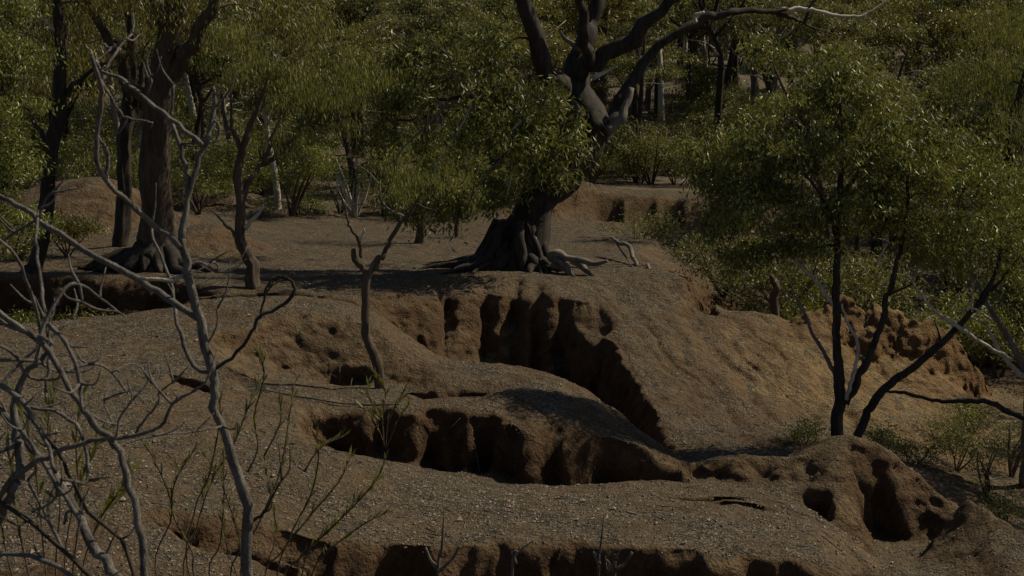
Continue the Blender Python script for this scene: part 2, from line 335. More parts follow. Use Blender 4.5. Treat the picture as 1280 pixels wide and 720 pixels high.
Z0 = np.full(wx.shape, np.nan); fx, fy = wx.ravel(), wy.ravel(); Zf = Z0.ravel()
order = np.argsort(fy); sy = fy[order]
for t in TF:
    a, b, c = TV[t[0]], TV[t[1]], TV[t[2]]
    y0 = min(a[1], b[1], c[1]); y1 = max(a[1], b[1], c[1]); x0 = min(a[0], b[0], c[0]); x1 = max(a[0], b[0], c[0])
    i0, i1 = np.searchsorted(sy, [y0-1e-6, y1+1e-6]); ix = order[i0:i1]; ix = ix[(fx[ix] >= x0-1e-6) & (fx[ix] <= x1+1e-6)]
    if not len(ix): continue
    den = (b[1]-c[1])*(a[0]-c[0])+(c[0]-b[0])*(a[1]-c[1])
    if abs(den) < 1e-12: continue
    l1 = ((b[1]-c[1])*(fx[ix]-c[0])+(c[0]-b[0])*(fy[ix]-c[1]))/den
    l2 = ((c[1]-a[1])*(fx[ix]-c[0])+(a[0]-c[0])*(fy[ix]-c[1]))/den; l3 = 1-l1-l2
    k = (l1 > -1e-4) & (l2 > -1e-4) & (l3 > -1e-4)
    Zf[ix[k]] = l1[k]*TZ[t[0]]+l2[k]*TZ[t[1]]+l3[k]*TZ[t[2]]
Z = Zf.reshape(GX.shape)
bad = np.isnan(Z)
if bad.any():
    for r in range(Z.shape[0]):
        b_ = bad[r]
        if b_.any() and (~b_).any(): Z[r, b_] = np.interp(XS[b_], XS[~b_], Z[r, ~b_])
    Z[np.isnan(Z)] = CZ-1.6
def blur(A, k, it=1):
    for _ in range(it):
        for ax in (0, 1):
            p = np.pad(A, [(k, k) if i == ax else (0, 0) for i in (0, 1)], mode='edge'); cs = np.cumsum(p, axis=ax)
            z = np.zeros_like(np.take(cs, [0], axis=ax)); cs = np.concatenate([z, cs], axis=ax); n = A.shape[ax]
            A = (np.take(cs, np.arange(2*k+1, 2*k+1+n), axis=ax)-np.take(cs, np.arange(0, n), axis=ax))/(2*k+1)
    return A
Z = .85*blur(Z, 1, 2)+.15*blur(Z, 5, 2)
def dent(px, py, Y, rx, ry, depth, p=4, rot=0):
    c = P(px, py, Y); dx = GX-c.x; dy = GY-c.y; ca, sa = math.cos(rot), math.sin(rot)
    e = fbm(GX*2.2, GY*2.2, int(px), 3)*.45
    d = (np.abs((dx*ca+dy*sa)/rx)**p+np.abs((-dx*sa+dy*ca)/ry)**p)*(1+e)
    return depth*np.exp(-d)
# hollows weathered back into the cliffs
for a in [(552,535,22.3,.27,.26,.4),(604,535,22.25,.2,.22,.35),(430,540,22.2,.2,.2,.2),(740,570,22.1,.35,.2,.2),(570,492,24.2,.45,.16,.25),(525,488,24.4,.2,.12,.2),(430,462,25.1,.35,.2,.16),(240,472,22.3,.32,.16,.2),
          (880,634,18.9,.55,.1,.12),(925,640,18.6,.4,.09,.1),(1024,650,21.5,.16,.3,.4),(728,430,30.2,.5,.6,.4),(1138,612,22.05,.72,.45,.65),(1150,645,21.6,.62,.45,.35),(1160,606,21.65,.55,.36,1.1),(1145,588,22.0,.5,.3,.45),(1160,640,21.35,.5,.34,.6),
          (760,262,53.3,.5,.5,.8),(805,262,53.2,.5,.5,.8),(840,262,53.2,.35,.5,.7),(878,362,32.8,.2,.8,.5)]:
    Z -= dent(*a)
for (px, py, Y, rx, ry, h) in [(115,262,40.5,1.7,1.3,1.0),(60,270,44,2,1.5,.7),(262,300,36.5,.9,1.0,.55),(610,258,55,3,2,.9),(270,262,50,3,2,.8)]: Z += dent(px, py, Y, rx, ry, h, 2)
hm = (np.abs(GX-5.7) < 1.1) & (np.abs(GY-21.5) < 1.2); Z = np.where(hm, np.maximum(Z, CZ-6.62+.05*fbm(GX*3, GY*3, 7, 3)), Z)
# slope of the surface steers the detail
gy, gx = np.gradient(Z, YS, XS); steep = np.clip(np.hypot(gx, gy), 0, 2)
def mask(px, py, Y, rx, ry, rot=0):
    c = P(px, py, Y); dx = GX-c.x; dy = GY-c.y; ca, sa = math.cos(rot), math.sin(rot)
    return np.exp(-(((dx*ca+dy*sa)/rx)**2+((-dx*sa+dy*ca)/ry)**2)**2)
near = np.clip((GY-10)/3, 0, 1)*np.clip((46-GY)/10, .25, 1)
U = GX*.97+GY*.25; V = -GX*.25+GY*.97
mr = mask(930, 450, 29, 3.6, 5.5)
Uw = U+.25*fbm(GX*.9, GY*.9, 47, 2)
Z -= mr*(.12*fbm(Uw*1.3, V*.28, 41, 3)+.03*fbm(Uw*5, V*.9, 44, 3)+.08*np.clip(1-2.2*np.abs(vnoise(Uw*1.1, V*.17, 48)), 0, 1)+.05*np.clip(1-3*np.abs(vnoise(Uw*2.9, V*.4, 49)), 0, 1))
mb2 = mask(700, 500, 24, 1.8, 1.8); U2 = GX*.9-GY*.45; 
Z -= mb2*.045*np.clip(1-2.5*np.abs(vnoise((GX*.8+GY*.5)*2.6, (GX*-.5+GY*.8)*.5, 51)), 0, 1)
ms = np.clip(steep*1.4-.35, 0, 1.3)
Z += near*(.035*fbm(GX*1.2, GY*1.2, 61, 4)+.016*fbm(GX*4, GY*4, 62, 4)+.007*fbm(GX*13, GY*13, 63, 2))
Z += near*ms*(.06*fbm(GX*3.2, GY*2.2, 71, 4)+.035*fbm(GX*9, GY*6, 72, 3))
mp_ = mask(1140, 440, 32, 2.4, 1.3); Z += mp_*(.24*fbm(GX*1.9, GY*.8, 81, 3)+.09*fbm(GX*6, GY*3, 82, 3)+.05)
far = np.clip((GY-58)/40, 0, 1); Z += far*(2.2*fbm(GX*.03, GY*.03, 91, 4)+.25*fbm(GX*.3, GY*.3, 92, 3))
def vn3(x, y, z, seed):
    zi = np.floor(z); f = z-zi; f = f*f*(3-2*f)
    o = np.zeros_like(x)
    for k_ in (0, 1):
        zz = zi+k_; a_ = vnoise(x+zz*37.7, y+zz*19.3, seed); o = o+a_*(f if k_ else 1-f)
    return o
gy, gx = np.gradient(Z, YS, XS); st3 = np.clip(np.hypot(gx, gy)*.9-.35, 0, 1)*near
st3 = st3*(1-.7*mask(1150, 620, 21.2, 1.5, 1.3)-.4*mask(640, 400, 31, 2.5, 2))
DY = st3*(.12*vn3(GX*1.7, GY*1.2, Z*2.2, 101)+.05*vn3(GX*4.5, GY*3, Z*7, 102)+.025*vn3(GX*11, GY*6, Z*17, 103))
DY = DY+st3*(.045*vn3(GX*.9, GY*.9, Z*11, 108)+.03*vn3(GX*2.5, GY*2, Z*26, 109))
CL = np.clip((GX-8.2)/1, 0, 1)
dep = np.clip(blur(Z, 11, 2)-Z, 0, .8)*np.clip((34-GY)/1.5, 0, 1)
DY = DY+1.25*dep*np.clip(st3*1.6, 0, 1)*(1-CL)*np.clip(.75+.6*vn3(GX*1.3, GY*.6, Z*1.2, 110), .1, 1.4)
DX = st3*(.06*vn3(GX*4, GY*3, Z*6, 104)+.03*vn3(GX*11, GY*6, Z*14, 105))
ny, nx = Z.shape; tb = MB(); idx = np.arange(ny*nx).reshape(ny, nx)
tb.add(np.stack([GX+DX, GY+DY, Z], -1).reshape(-1, 3), np.stack([idx[:-1, :-1], idx[:-1, 1:], idx[1:, 1:], idx[1:, :-1]], -1).reshape(-1, 4))
ter = tb.build('ground', M_ground); tag(ter, 'eroded brown clay and gravel ground of the gully, rising to the hill', kind='structure')
ter.data.materials.append(M_litter)
fyc = (.5*(YS[:-1]+YS[1:]))[:, None]+0*XS[None, 1:]
fyc = fyc+2*vnoise(GX[:-1, :-1]*.2, GY[:-1, :-1]*.2, 5)
ter.data.polygons.foreach_set('material_index', (fyc > 57).astype(np.int32).ravel())
def gz(X, Y):
    i = min(max(np.searchsorted(XS, X)-1, 0), nx-2); j = min(max(np.searchsorted(YS, Y)-1, 0), ny-2)
    a = (X-XS[i])/(XS[i+1]-XS[i]); b = (Y-YS[j])/(YS[j+1]-YS[j])
    return float((Z[j, i]*(1-a)+Z[j, i+1]*a)*(1-b)+(Z[j+1, i]*(1-a)+Z[j+1, i+1]*a)*b)
def onground(px, Y, sink=.05):
    X = (px-640)/F*Y*1.006; return Vector((X, Y, gz(X, Y)-sink))

# loose stones: uncountable, one object
def stones():
    mb = MB(); n = 60000
    Y = 13+21*rng.random(n)**1.15; X = (rng.random(n)*1.1-.55)*.72*Y
    ico_v = np.array([[1,0,0],[-1,0,0],[0,1,0],[0,-1,0],[0,0,1],[0,0,-1]], float)
    ico_f = np.array([[0,2,4],[2,1,4],[1,3,4],[3,0,4],[2,0,5],[1,2,5],[3,1,5],[0,3,5]])
    dn = vnoise(X*.8, Y*.8, 3)
    for x, y, d in zip(X, Y, dn):
        if random.random() > .55+.5*d: continue
        z = gz(x, y); z2 = gz(x, y+.15)
        if abs(z-z2) > .035+.06*random.random()**2: continue
        s = (.008+.018*random.random()**3)*(1 if y < 19 else .8)
        if random.random() < .015: s *= 2.2
        mb.add(ico_v*(s*rng.uniform(.7, 1.3, 3)*[1, 1, .7])@np.array(Matrix.Rotation(random.random()*6, 3, 'Z'))+[x, y, z+s*.3]+rng.normal(0, s*.12, (6, 3)), None, ico_f)
    m, nt, b = newmat('loose_stone'); geo = N(nt, 'ShaderNodeNewGeometry')
    nt.links.new(ramp_(nt, geo.outputs['Random Per Island'], [(0, (.09, .065, .045)), (.6, (.23, .18, .13)), (.9, (.26, .215, .16)), (1, (.36, .31, .25))]), b.inputs['Base Color']); b.inputs['Roughness'].default_value = .8
    tag(mb.build('gravel', m, smooth=False), 'loose gravel and pebbles strewn over the brown earth', 'gravel', kind='stuff')
stones()

def litter():
    mb = MB(); n = 5200; Y = 13+33*rng.random(n)**1.1; X = (rng.random(n)-.5)*.74*Y
    for x, y in zip(X, Y):
        w_ = vnoise(np.array([x*.5]), np.array([y*.5]), 9)[0]
        if random.random() > .35+.6*w_: continue
        a = random.random()*3.14; l = random.uniform(.03, .11)*(2.2 if random.random() < .08 else 1); p = [Vector((x+math.cos(a)*l*t, y+math.sin(a)*l*t, 0)) for t in (-1, 0, 1)]
        for q in p: q.z = gz(q.x, q.y)+.006
        p[1].x += l*random.uniform(-.2, .2); tube(mb, p, [.003+l*.02, .004+l*.02, .002], n=3, k=1, rough=0)
    tag(mb.build('leaf_litter', M_dead), 'fallen twigs and leaf litter scattered over the earth', 'leaf litter', kind='stuff')
litter()
# ---------------------------------------------------------------- trees
def connect(mb, skel, targets, r0=.03, n=5, sag=.12, mat=None):
    """twigs from the nearest skeleton node to every clump centre; skel = list of (point, radius)"""
    sp = [np.array(p) for p, r in skel]; sr = [r for p, r in skel]
    tg = sorted([np.array(t) for t in targets], key=lambda t: min(np.linalg.norm(np.array(sp)-t, axis=1)))
    for t in tg:
        A = np.array(sp); d = np.linalg.norm(A-t, axis=1)+np.maximum(0, A[:, 2]-t[2])*.6
        i = int(np.argmin(d)); a = A[i]; L = np.linalg.norm(t-a)
        if L < .05: continue
        mid = a*.5+t*.5+np.array([0, 0, sag*L])+rng.normal(0, .06*L, 3)
        r = min(sr[i]*.6, r0+.008*L)
        c, rr = tube(mb, [a, mid, t], [r, r*.7, r*.35], n=n, k=4, rough=.05)
        for q in (3, 5, 7): 
            if q < len(c): sp.append(c[q]); sr.append(rr[q])
        sp.append(t); sr.append(r*.35)
def blob_clumps(blobs):
    """blobs: (centre, radii xyz, count) -> clump centres, denser towards the shell"""
    out = []
    for c, rad, n in blobs:
        d = rng.normal(0, 1, (n, 3)); d /= np.linalg.norm(d, axis=1)[:, None]
        d[:, 2] = np.where(rng.random(n) < .45, np.abs(d[:, 2]), d[:, 2])
        out.append(np.array(c)+d*(.35+.65*rng.random((n, 1))**.6)*np.array(rad))
    return np.concatenate(out)
def foliage(mb, clumps, per, cr, size, flat=.5, **kw):
    clumps = clumps[::5]; per *= 4.2; cr *= 1.12
    sc = rng.uniform(.45, 1.35, len(clumps)); cnt = np.maximum(4, (per*sc**2).astype(int))
    cen = np.repeat(clumps, cnt, 0); s = np.repeat(sc, cnt)[:, None]
    cen = cen+rng.normal(0, 1, cen.shape)*s*np.array([cr, cr, cr*flat])
    leaves(mb, cen, size, **kw)
def tree(name, label, cat, stems, blobs, bark, leafm, per=60, cr=.35, size=.11, group=None, leafkw={}, r0=.03, n=9, base=None, parts=None, twigs=True):
    """stems: list of (points3D, radii); first is the trunk. thing > trunk, branch..., crown"""
    base = base or Vector(stems[0][0][0]); e = empty(name, base, label, cat, group); o = tuple(base); skel = []
    tb = MB(); c, r = tube(tb, stems[0][0], stems[0][1], n=int(n*2.2), k=8, rough=.085, wob=.1); skel += list(zip(c, r))
    tk = tb.build('trunk', bark, e, o)
    for st in stems[1:]:
        b = MB(); c, r = tube(b, st[0], st[1], n=n, k=6, rough=.11, wob=.22); skel += list(zip(c, r))
        b.build(st[3] if len(st) > 3 else 'branch', st[2] if len(st) > 2 else bark, e, o)
    if blobs:
        cl = blob_clumps(blobs)
        if twigs:
            b = MB(); b.m = 1; connect(b, skel, cl[::5], r0); b.m = 0
        else: b = MB()
        foliage(b, cl, per, cr, size, **leafkw); b.build('crown', [leafm, bark], e, o, smooth=False)
    return e
def pp(lst, Y, dY=0): # pixel path -> world points, depth may drift by dY over its length
    n = max(1, len(lst)-1); return [P(a[0], a[1], (a[2] if len(a) > 2 else Y)+dY*i/n) for i, a in enumerate(lst)]
def blob(px, py, Y, rx, ry, n, rz=None):
    a = PX(rx, Y); return (tuple(P(px, py, Y)), (a, rz or a*.8, PX(ry, Y)), n)

# the big gum on the platform
Yb = 34.3
b0 = onground(646, Yb, .15)
stems = [([b0, b0+Vector((.05, 0, .45)), *pp([(662,285),(672,250),(703,222),(733,190),(745,158)], Yb, .6)], [.78, .64, .52, .44, .41, .38, .34]),
 (pp([(745,165),(722,120),(718,85),(735,45),(745,0),(752,-70),(740,-140)], Yb+.4, 1), [.30,.27,.27,.22,.17,.12,.06]),
 (pp([(722,95),(760,68),(800,35),(840,2),(890,-40),(950,-90)], Yb+.6, -1), [.22,.17,.15,.12,.09,.05]),
 (pp([(724,150),(700,112),(682,88),(668,50),(656,0),(640,-60),(600,-130)], Yb+.2, -2), [.20,.21,.20,.17,.15,.11,.05]),
 (pp([(748,172),(762,150),(778,118),(805,80),(838,48),(872,25),(905,18),(938,13),(985,12)], Yb+.6, 1.5), [.20,.16,.13,.12,.11,.1,.09,.08,.05]),
 (pp([(975,12),(1010,12),(1040,18),(1072,21),(1095,10),(1115,-5)], Yb+2.1, .5), [.055,.045,.035,.03,.02,.01], M_pale),
 (pp([(960,13),(990,22),(1010,32),(1040,42)], Yb+2.1, .5), [.06,.05,.03,.012]),
 (pp([(738,80),(730,45),(728,0),(735,-50)], Yb+.3, -1.5), [.15,.13,.1,.06]),
 (pp([(1005,30),(1010,15),(1020,-5)], Yb+2.2), [.04,.03,.012]),
 (pp([(758,165),(775,145),(792,112)], Yb+.3, .3), [.12,.1,.06], M_gbark),
 (pp([(740,98),(760,88),(770,84)], Yb+.2), [.06,.03,.012], M_pale),
 (pp([(728,60),(708,50),(700,38)], Yb), [.08,.05,.02], M_gbark),
 (pp([(870,28),(868,20),(880,15)], Yb+1), [.04,.04,.02], M_pale),
 (pp([(640,190),(610,215),(590,245),(585,262)], Yb-1.6), [.03,.022,.015,.006], M_gbark), (pp([(560,130),(530,160),(500,190),(490,225)], Yb-1.7), [.03,.024,.016,.006], M_gbark),
 (pp([(600,125),(570,100),(560,70),(535,45)], Yb-1.7), [.035,.024,.016,.006], M_gbark), (pp([(650,150),(635,175),(640,215),(632,250)], Yb-1.8), [.03,.02,.014,.005], M_pale), (pp([(590,130),(570,170),(545,210),(548,250)], Yb-1.8), [.03,.02,.014,.005], M_pale),
 # low hanging limb to the left carrying the drooping foliage
 (pp([(700,225),(680,180),(640,140),(600,120),(550,125)], Yb-.2, -1.6), [.16,.12,.09,.06,.03]),
 (pp([(690,205),(670,185),(640,190),(610,205)], Yb-.4, -1.2), [.09,.06,.04,.02])]
# exposed buttress roots
for q in range(30):
    a = math.pi*.55+random.random()*math.pi*1.45; up_ = random.random()
    l = random.uniform(1.2, 1.9)*(1.35 if math.cos(a) < -.4 else .8); p0 = b0+Vector((math.cos(a)*.42, math.sin(a)*.42, .45+up_*.8))
    a2 = a+random.uniform(-.25, .25); p1 = b0+Vector((math.cos(a2)*.8, math.sin(a2)*.75, .28+up_*.22)); a3 = a2+random.uniform(-.35, .35)
    e1 = b0+Vector((math.cos(a3)*l, math.sin(a3)*l*.8, 0)); e1.z = gz(e1.x, e1.y)-.03
    p2 = p1.lerp(e1, .5)+Vector((random.uniform(-.1, .1), random.uniform(-.08, .08), 0)); p2.z = max(gz(p2.x, p2.y)+.06, p2.z-.1); r_ = random.uniform(.55, 1.1)
    stems.append(([p0, p1, p2, e1], [.15*r_, .125*r_, .075*r_, .02], M_bark, 'root'))
rt = [[(686,322),(700,318),(720,325),(742,328),(760,326)],[(690,330),(705,335),(715,345),(722,352)],[(688,318),(705,330),(712,345),(708,352)],[(715,325),(730,335),(742,345)]]
for r_ in rt: stems.append((pp(r_, 33.6, -.5), [.10,.075,.06,.03], M_gbark, 'root'))
bl = [blob(550,115,33.2,80,40,52), blob(640,130,33,70,40,52), blob(495,185,33.6,62,50,48), blob(595,190,33,75,50,62), blob(672,190,33.2,50,44,48),
 blob(535,250,33.4,70,24,36), blob(640,232,33.4,50,26,26), blob(470,130,34,40,50,24), blob(700,150,33.6,24,30,10), blob(600,60,33.6,60,30,50), blob(520,70,34,50,30,40),  blob(700,180,33.8,25,40,18), 
 blob(560,-240,35,130,60,70,4), blob(840,-220,36,170,70,90,4)]
tree('gum_tree', 'huge dark old gum with spreading limbs and buttress roots at the edge of the platform', 'tree', stems, bl, M_bark, M_leaf, per=46, cr=.19, size=.18, leafkw=dict(aspect=.24, droop=.48, flat=.85), n=10, base=b0)

# the big gum on the left above the gully wall
Yl = 31.6; b1 = onground(195, Yl, .1)
st = [([b1, b1+Vector((0, 0, .45)), *pp([(196,260),(196,200),(200,130),(208,70),(222,0),(225,-80)], Yl)], [.56,.38,.32,.3,.28,.26,.22,.18]),
 (pp([(205,110),(225,80),(250,40),(275,-10),(300,-70)], Yl, -1), [.2,.17,.14,.11,.06]),
 (pp([(200,140),(170,110),(140,60),(110,0),(90,-60)], Yl, .8), [.2,.14,.11,.09,.05]),
 (pp([(215,40),(195,0),(190,-60)], Yl, 1), [.2,.15,.1])]
for q in range(8):
    a = [3.0, 3.3, 3.7, 4.1, 4.6, 5.0, 5.5, 6.1][q]; l = [1.7,1.3,1.2,1.0,.9,.9,1.1,1.2][q]
    e1 = b1+Vector((math.cos(a)*l, math.sin(a)*l*.8, 0)); e1.z = gz(e1.x, e1.y)+.03; p1 = b1+Vector((math.cos(a)*.42, math.sin(a)*.42, .38))
    st.append(([b1+Vector((0, 0, .8)), p1, p1.lerp(e1, .6)+Vector((0, 0, .03)), e1], [.2, .17, .10, .03], M_bark, 'root'))
tree('gum_tree', 'thick straight old gum with flared roots above the dark gully wall at the left', 'tree', st,
 [blob(150,20,32,110,55,60), blob(290,30,31.5,90,60,60), blob(380,60,32,60,50,40), blob(90,-50,32,120,60,60), blob(250,-90,32,150,70,80), blob(110,95,33.5,60,40,26)], M_brown, M_leaf2, per=55, cr=.3, size=.14, leafkw=dict(aspect=.22, droop=.6), n=12, base=b1)

# slim dark tree at the far left
Y = 29.2; b = onground(36, 31, .1)
tree('gum_tree', 'slim dark leaning gum trunk rising behind the gully at the far left edge', 'tree',
 [([b, *pp([(45,330),(56,270),(62,200),(72,130),(75,60),(72,0),(70,-70)], 31)], [.2,.15,.15,.14,.14,.12,.1,.06]),
  (pp([(70,130),(90,110),(112,90),(140,75)], 31), [.07,.06,.04,.02]), (pp([(62,180),(40,150),(20,110)], 31, 1), [.06,.04,.02]), (pp([(72,40),(50,20),(25,0)], 31, -.5), [.04,.03,.015], M_pale)],
 [blob(60,20,31.5,60,40,40), blob(30,-40,31,80,50,40), blob(110,-20,31,60,40,30)], M_bark, M_leaf2, per=45, cr=.3, size=.13, base=b)
b = onground(152, 36, .1)
tree('gum_tree', 'dark slender gum trunk standing just left of the thick old gum', 'tree',
 [([b, *pp([(155,250),(156,180),(160,120),(165,60),(160,0),(150,-70)], 36)], [.2,.17,.15,.14,.12,.09,.05]), (pp([(160,140),(175,110),(180,60)], 36), [.1,.08,.04])],
 [blob(150,20,36.5,80,50,50), blob(120,-30,36,90,40,40)], M_bark, M_leaf2, per=45, cr=.32, size=.14, base=b)

# sunlit leafy tree at the left edge
b = onground(-20, 27.5, .1)
tree('young_gum', 'bright green leafy young gum at the far left edge of the view', 'tree',
 [([b, *pp([(-15,330),(-10,250),(0,170),(5,90)], 27.5)], [.14,.11,.09,.07,.04])],
 [blob(5,70,27.5,52,45,60), blob(-5,140,27.3,62,45,75), blob(0,215,27.3,50,45,65), blob(5,290,27.5,40,35,40), blob(-60,180,27.5,60,100,70), blob(20,20,27.6,25,20,14)], M_brown, M_leafb, per=85, cr=.18, size=.10, leafkw=dict(aspect=.3, droop=.45), base=b)

# crooked small tree with pale forks, left of centre
Y = 29.6; b = onground(316, Y, .05)
tree('crooked_gum', 'crooked slim tree with grey twisted stem standing on the gravel step behind the mound', 'tree',
 [([b, *pp([(312,325),(300,300),(302,260),(298,225),(305,180),(320,140),(335,100)], Y)], [.13,.12,.1,.085,.08,.07,.055,.03], ),
  (pp([(305,285),(322,270),(330,255)], Y), [.05,.035,.015], M_pale), (pp([(300,300),(285,285),(272,270),(262,262)], Y), [.04,.03,.02,.01], M_dead),
  (pp([(303,250),(320,215),(350,190),(375,165)], Y, .5), [.07,.055,.04,.02]), (pp([(303,190),(290,160),(288,120)], Y, -.3), [.05,.035,.02]),
  (pp([(330,205),(345,160),(370,120)], Y, .4), [.045,.03,.02])],
 [blob(330,110,Y,55,40,38), blob(400,130,Y+.4,60,45,36), blob(300,70,Y,45,35,24), blob(445,90,Y+.8,50,40,28), blob(370,60,Y+.6,60,40,30), blob(380,185,Y+1,55,22,16)], M_brown, M_leaf, per=55, cr=.19, size=.12, base=b)

# small leaning stem in front of the platform
Y = 24.3; b = onground(474, Y, .05)
tree('bent_sapling', 'thin dark forked sapling growing from the lower mound in front of the platform', 'tree',
 [([b, *pp([(470,450),(458,415),(457,375),(460,340)], Y)], [.085,.075,.07,.065,.06]),
  (pp([(460,345),(445,325),(442,310)], Y), [.045,.05,.035]), (pp([(460,345),(478,322),(487,300),(510,268),(530,240),(560,220)], Y), [.05,.045,.035,.03,.022,.015]),
  (pp([(459,350),(470,325),(475,318)], Y), [.04,.035,.02], M_gbark), (pp([(452,322),(448,300),(436,280),(430,255),(420,235)], Y), [.03,.022,.02,.015,.008]),
  (pp([(448,300),(455,292),(455,286)], Y), [.025,.02,.01], M_pale), (pp([(505,272),(480,255),(470,225),(440,200)], Y), [.02,.016,.012,.006], M_dead), (pp([(478,262),(450,255),(425,262)], Y), [.012,.009,.005], M_dead),
  (pp([(520,255),(545,262),(560,250)], Y), [.015,.01,.006])],
 [blob(510,225,Y+.1,35,20,16), blob(560,215,Y+.1,30,22,12)], M_brown, M_leaf, per=26, cr=.2, size=.1, base=b)
b = onground(524, 40, .05)
tree('bent_sapling', 'short dark stem under the drooping foliage at the back of the platform', 'tree',
 [([b, *pp([(527,280),(530,262),(545,235),(560,200)], 40)], [.13,.11,.1,.08,.05])], [blob(545,235,40,55,25,30), blob(520,200,40,50,30,30)], M_brown, M_leaf, per=40, cr=.3, size=.14, base=b)
b = onground(571, 42, .05)
tree('bent_sapling', 'thinnest pale stem beside the roots of the huge gum', 'tree',
 [([b, *pp([(571,275),(572,250)], 42)], [.05,.045,.03])], [blob(575,245,42,30,18,16)], M_brown, M_leaf, per=40, cr=.28, size=.14, base=b)

# right hand multi-stemmed tree
Y = 24.4; b = onground(1051, Y, .05)
tree('multi_stem_gum', 'slender upright gum with pale dead side branches on the right, behind the hollowed mound', 'tree',
 [([b, *pp([(1050,490),(1046,440),(1045,390),(1047,330),(1048,270),(1052,200),(1050,130)], Y)], [.1,.088,.07,.062,.055,.047,.038,.018]),
  (pp([(1050,490),(1035,450),(1015,415),(995,372),(972,362)], Y, .4), [.05,.035,.028,.02,.012], M_gbark),
  (pp([(1042,382),(1020,352),(1000,330),(985,305),(972,285),(965,262)], Y, .4), [.035,.032,.028,.024,.018,.01], M_pale),
  (pp([(1002,335),(985,318),(968,312)], Y+.2), [.022,.016,.009], M_pale),
  (pp([(1058,500),(1068,462),(1072,430),(1060,405),(1052,380)], Y-.1), [.03,.03,.026,.02,.014], M_pale),
  (pp([(1056,505),(1085,450),(1105,390),(1117,340),(1128,300),(1135,240),(1130,180)], Y, .5), [.068,.056,.05,.042,.034,.026,.013]),
  (pp([(1047,300),(1030,250),(1005,215),(985,180)], Y, -.5), [.04,.03,.022,.012]),
  (pp([(1110,370),(1140,355),(1150,345)], Y+.3), [.02,.015,.008]), (pp([(1094,335),(1105,312),(1112,302)], Y+.2), [.012,.012,.007], M_pale),
  (pp([(1048,260),(1075,210),(1100,170),(1110,130)], Y, .4), [.035,.028,.02,.01])],
 [blob(1040,135,Y,80,38,75), blob(960,190,Y,65,40,55), blob(1120,180,Y+.3,80,45,85), blob(950,250,Y,60,32,45), blob(1060,205,Y-.2,70,32,50), blob(1050,265,Y,70,32,40), blob(1150,240,Y+.3,70,38,60), blob(905,285,Y+.2,40,30,22), blob(1000,310,Y,40,20,14), blob(1075,110,Y+.4,60,25,30), blob(915,240,Y+.3,40,30,30), blob(935,315,Y+.3,45,26,26), blob(985,285,Y,45,24,24), blob(1100,270,Y+.5,50,26,30), blob(1165,300,Y+.6,45,28,26), blob(900,200,Y+.4,40,35,26)],
 M_bark, M_leaf, per=66, cr=.17, size=.12, leafkw=dict(aspect=.26, droop=.5), base=b)
b = onground(1070, 24.7, .05)
tree('leaning_gum', 'dark gum stem leaning strongly to the right beside the upright one', 'tree',
 [([b, *pp([(1085,515),(1110,482),(1150,452),(1185,420),(1210,395),(1235,360),(1250,320),(1245,280)], 24.7)], [.075,.068,.064,.058,.05,.044,.034,.026,.016]),
  (pp([(1200,405),(1225,380),(1255,345),(1275,320)], 24.7), [.045,.035,.025,.012]), (pp([(1155,450),(1175,430),(1168,400)], 24.7, .2), [.03,.02,.01]),
  (pp([(1265,450),(1230,430),(1200,410),(1165,385),(1135,345),(1128,335)], 24.4), [.03,.028,.028,.022,.015,.008], M_pale),
  (pp([(1240,400),(1215,385),(1195,388)], 24.5), [.02,.016,.01], M_pale), (pp([(1215,390),(1216,360),(1222,345)], 24.5), [.016,.012,.007], M_pale)],
 [blob(1220,290,25,60,35,60), blob(1180,330,25,45,25,30), blob(1240,230,25.2,50,45,50), blob(1265,330,25.3,45,40,40), blob(1215,180,25.2,45,30,30)], M_bark, M_leafb, per=55, cr=.22, size=.10, leafkw=dict(aspect=.28, droop=.5), base=b)
b = onground(1292, 26.2, .05)
tree('leaning_gum', 'grey two stemmed gum at the right edge of the view', 'tree',
 [([b, *pp([(1285,480),(1270,440),(1250,405),(1232,375),(1215,340),(1200,310)], 26.2)], [.085,.07,.06,.048,.04,.028,.016], ),
  (pp([(1280,470),(1262,455),(1240,420),(1232,400)], 26.1), [.05,.04,.03,.015], M_pale), (pp([(1285,490),(1300,420),(1310,330),(1300,230)], 26.3), [.08,.06,.05,.03])],
 [blob(1300,250,26.5,50,60,70), blob(1290,160,26.8,45,50,50), blob(1320,340,26.5,40,50,40)], M_gbark, M_leaf, per=55, cr=.24, size=.1, base=b)
b = onground(1268, 44, .05)
tree('gum_tree', 'dark fork of a gum high at the right edge with one pale limb', 'tree',
 [([b, *pp([(1265,300),(1262,200),(1262,160),(1275,120),(1290,60)], 44)], [.25,.2,.16,.15,.12,.06]), (pp([(1263,175),(1280,150),(1295,130)], 44), [.1,.07,.03], M_pale)],
 [blob(1270,60,44.5,70,60,80), blob(1250,120,45,60,40,40)], M_bark, M_leaf, per=55, cr=.4, size=.17, base=b)

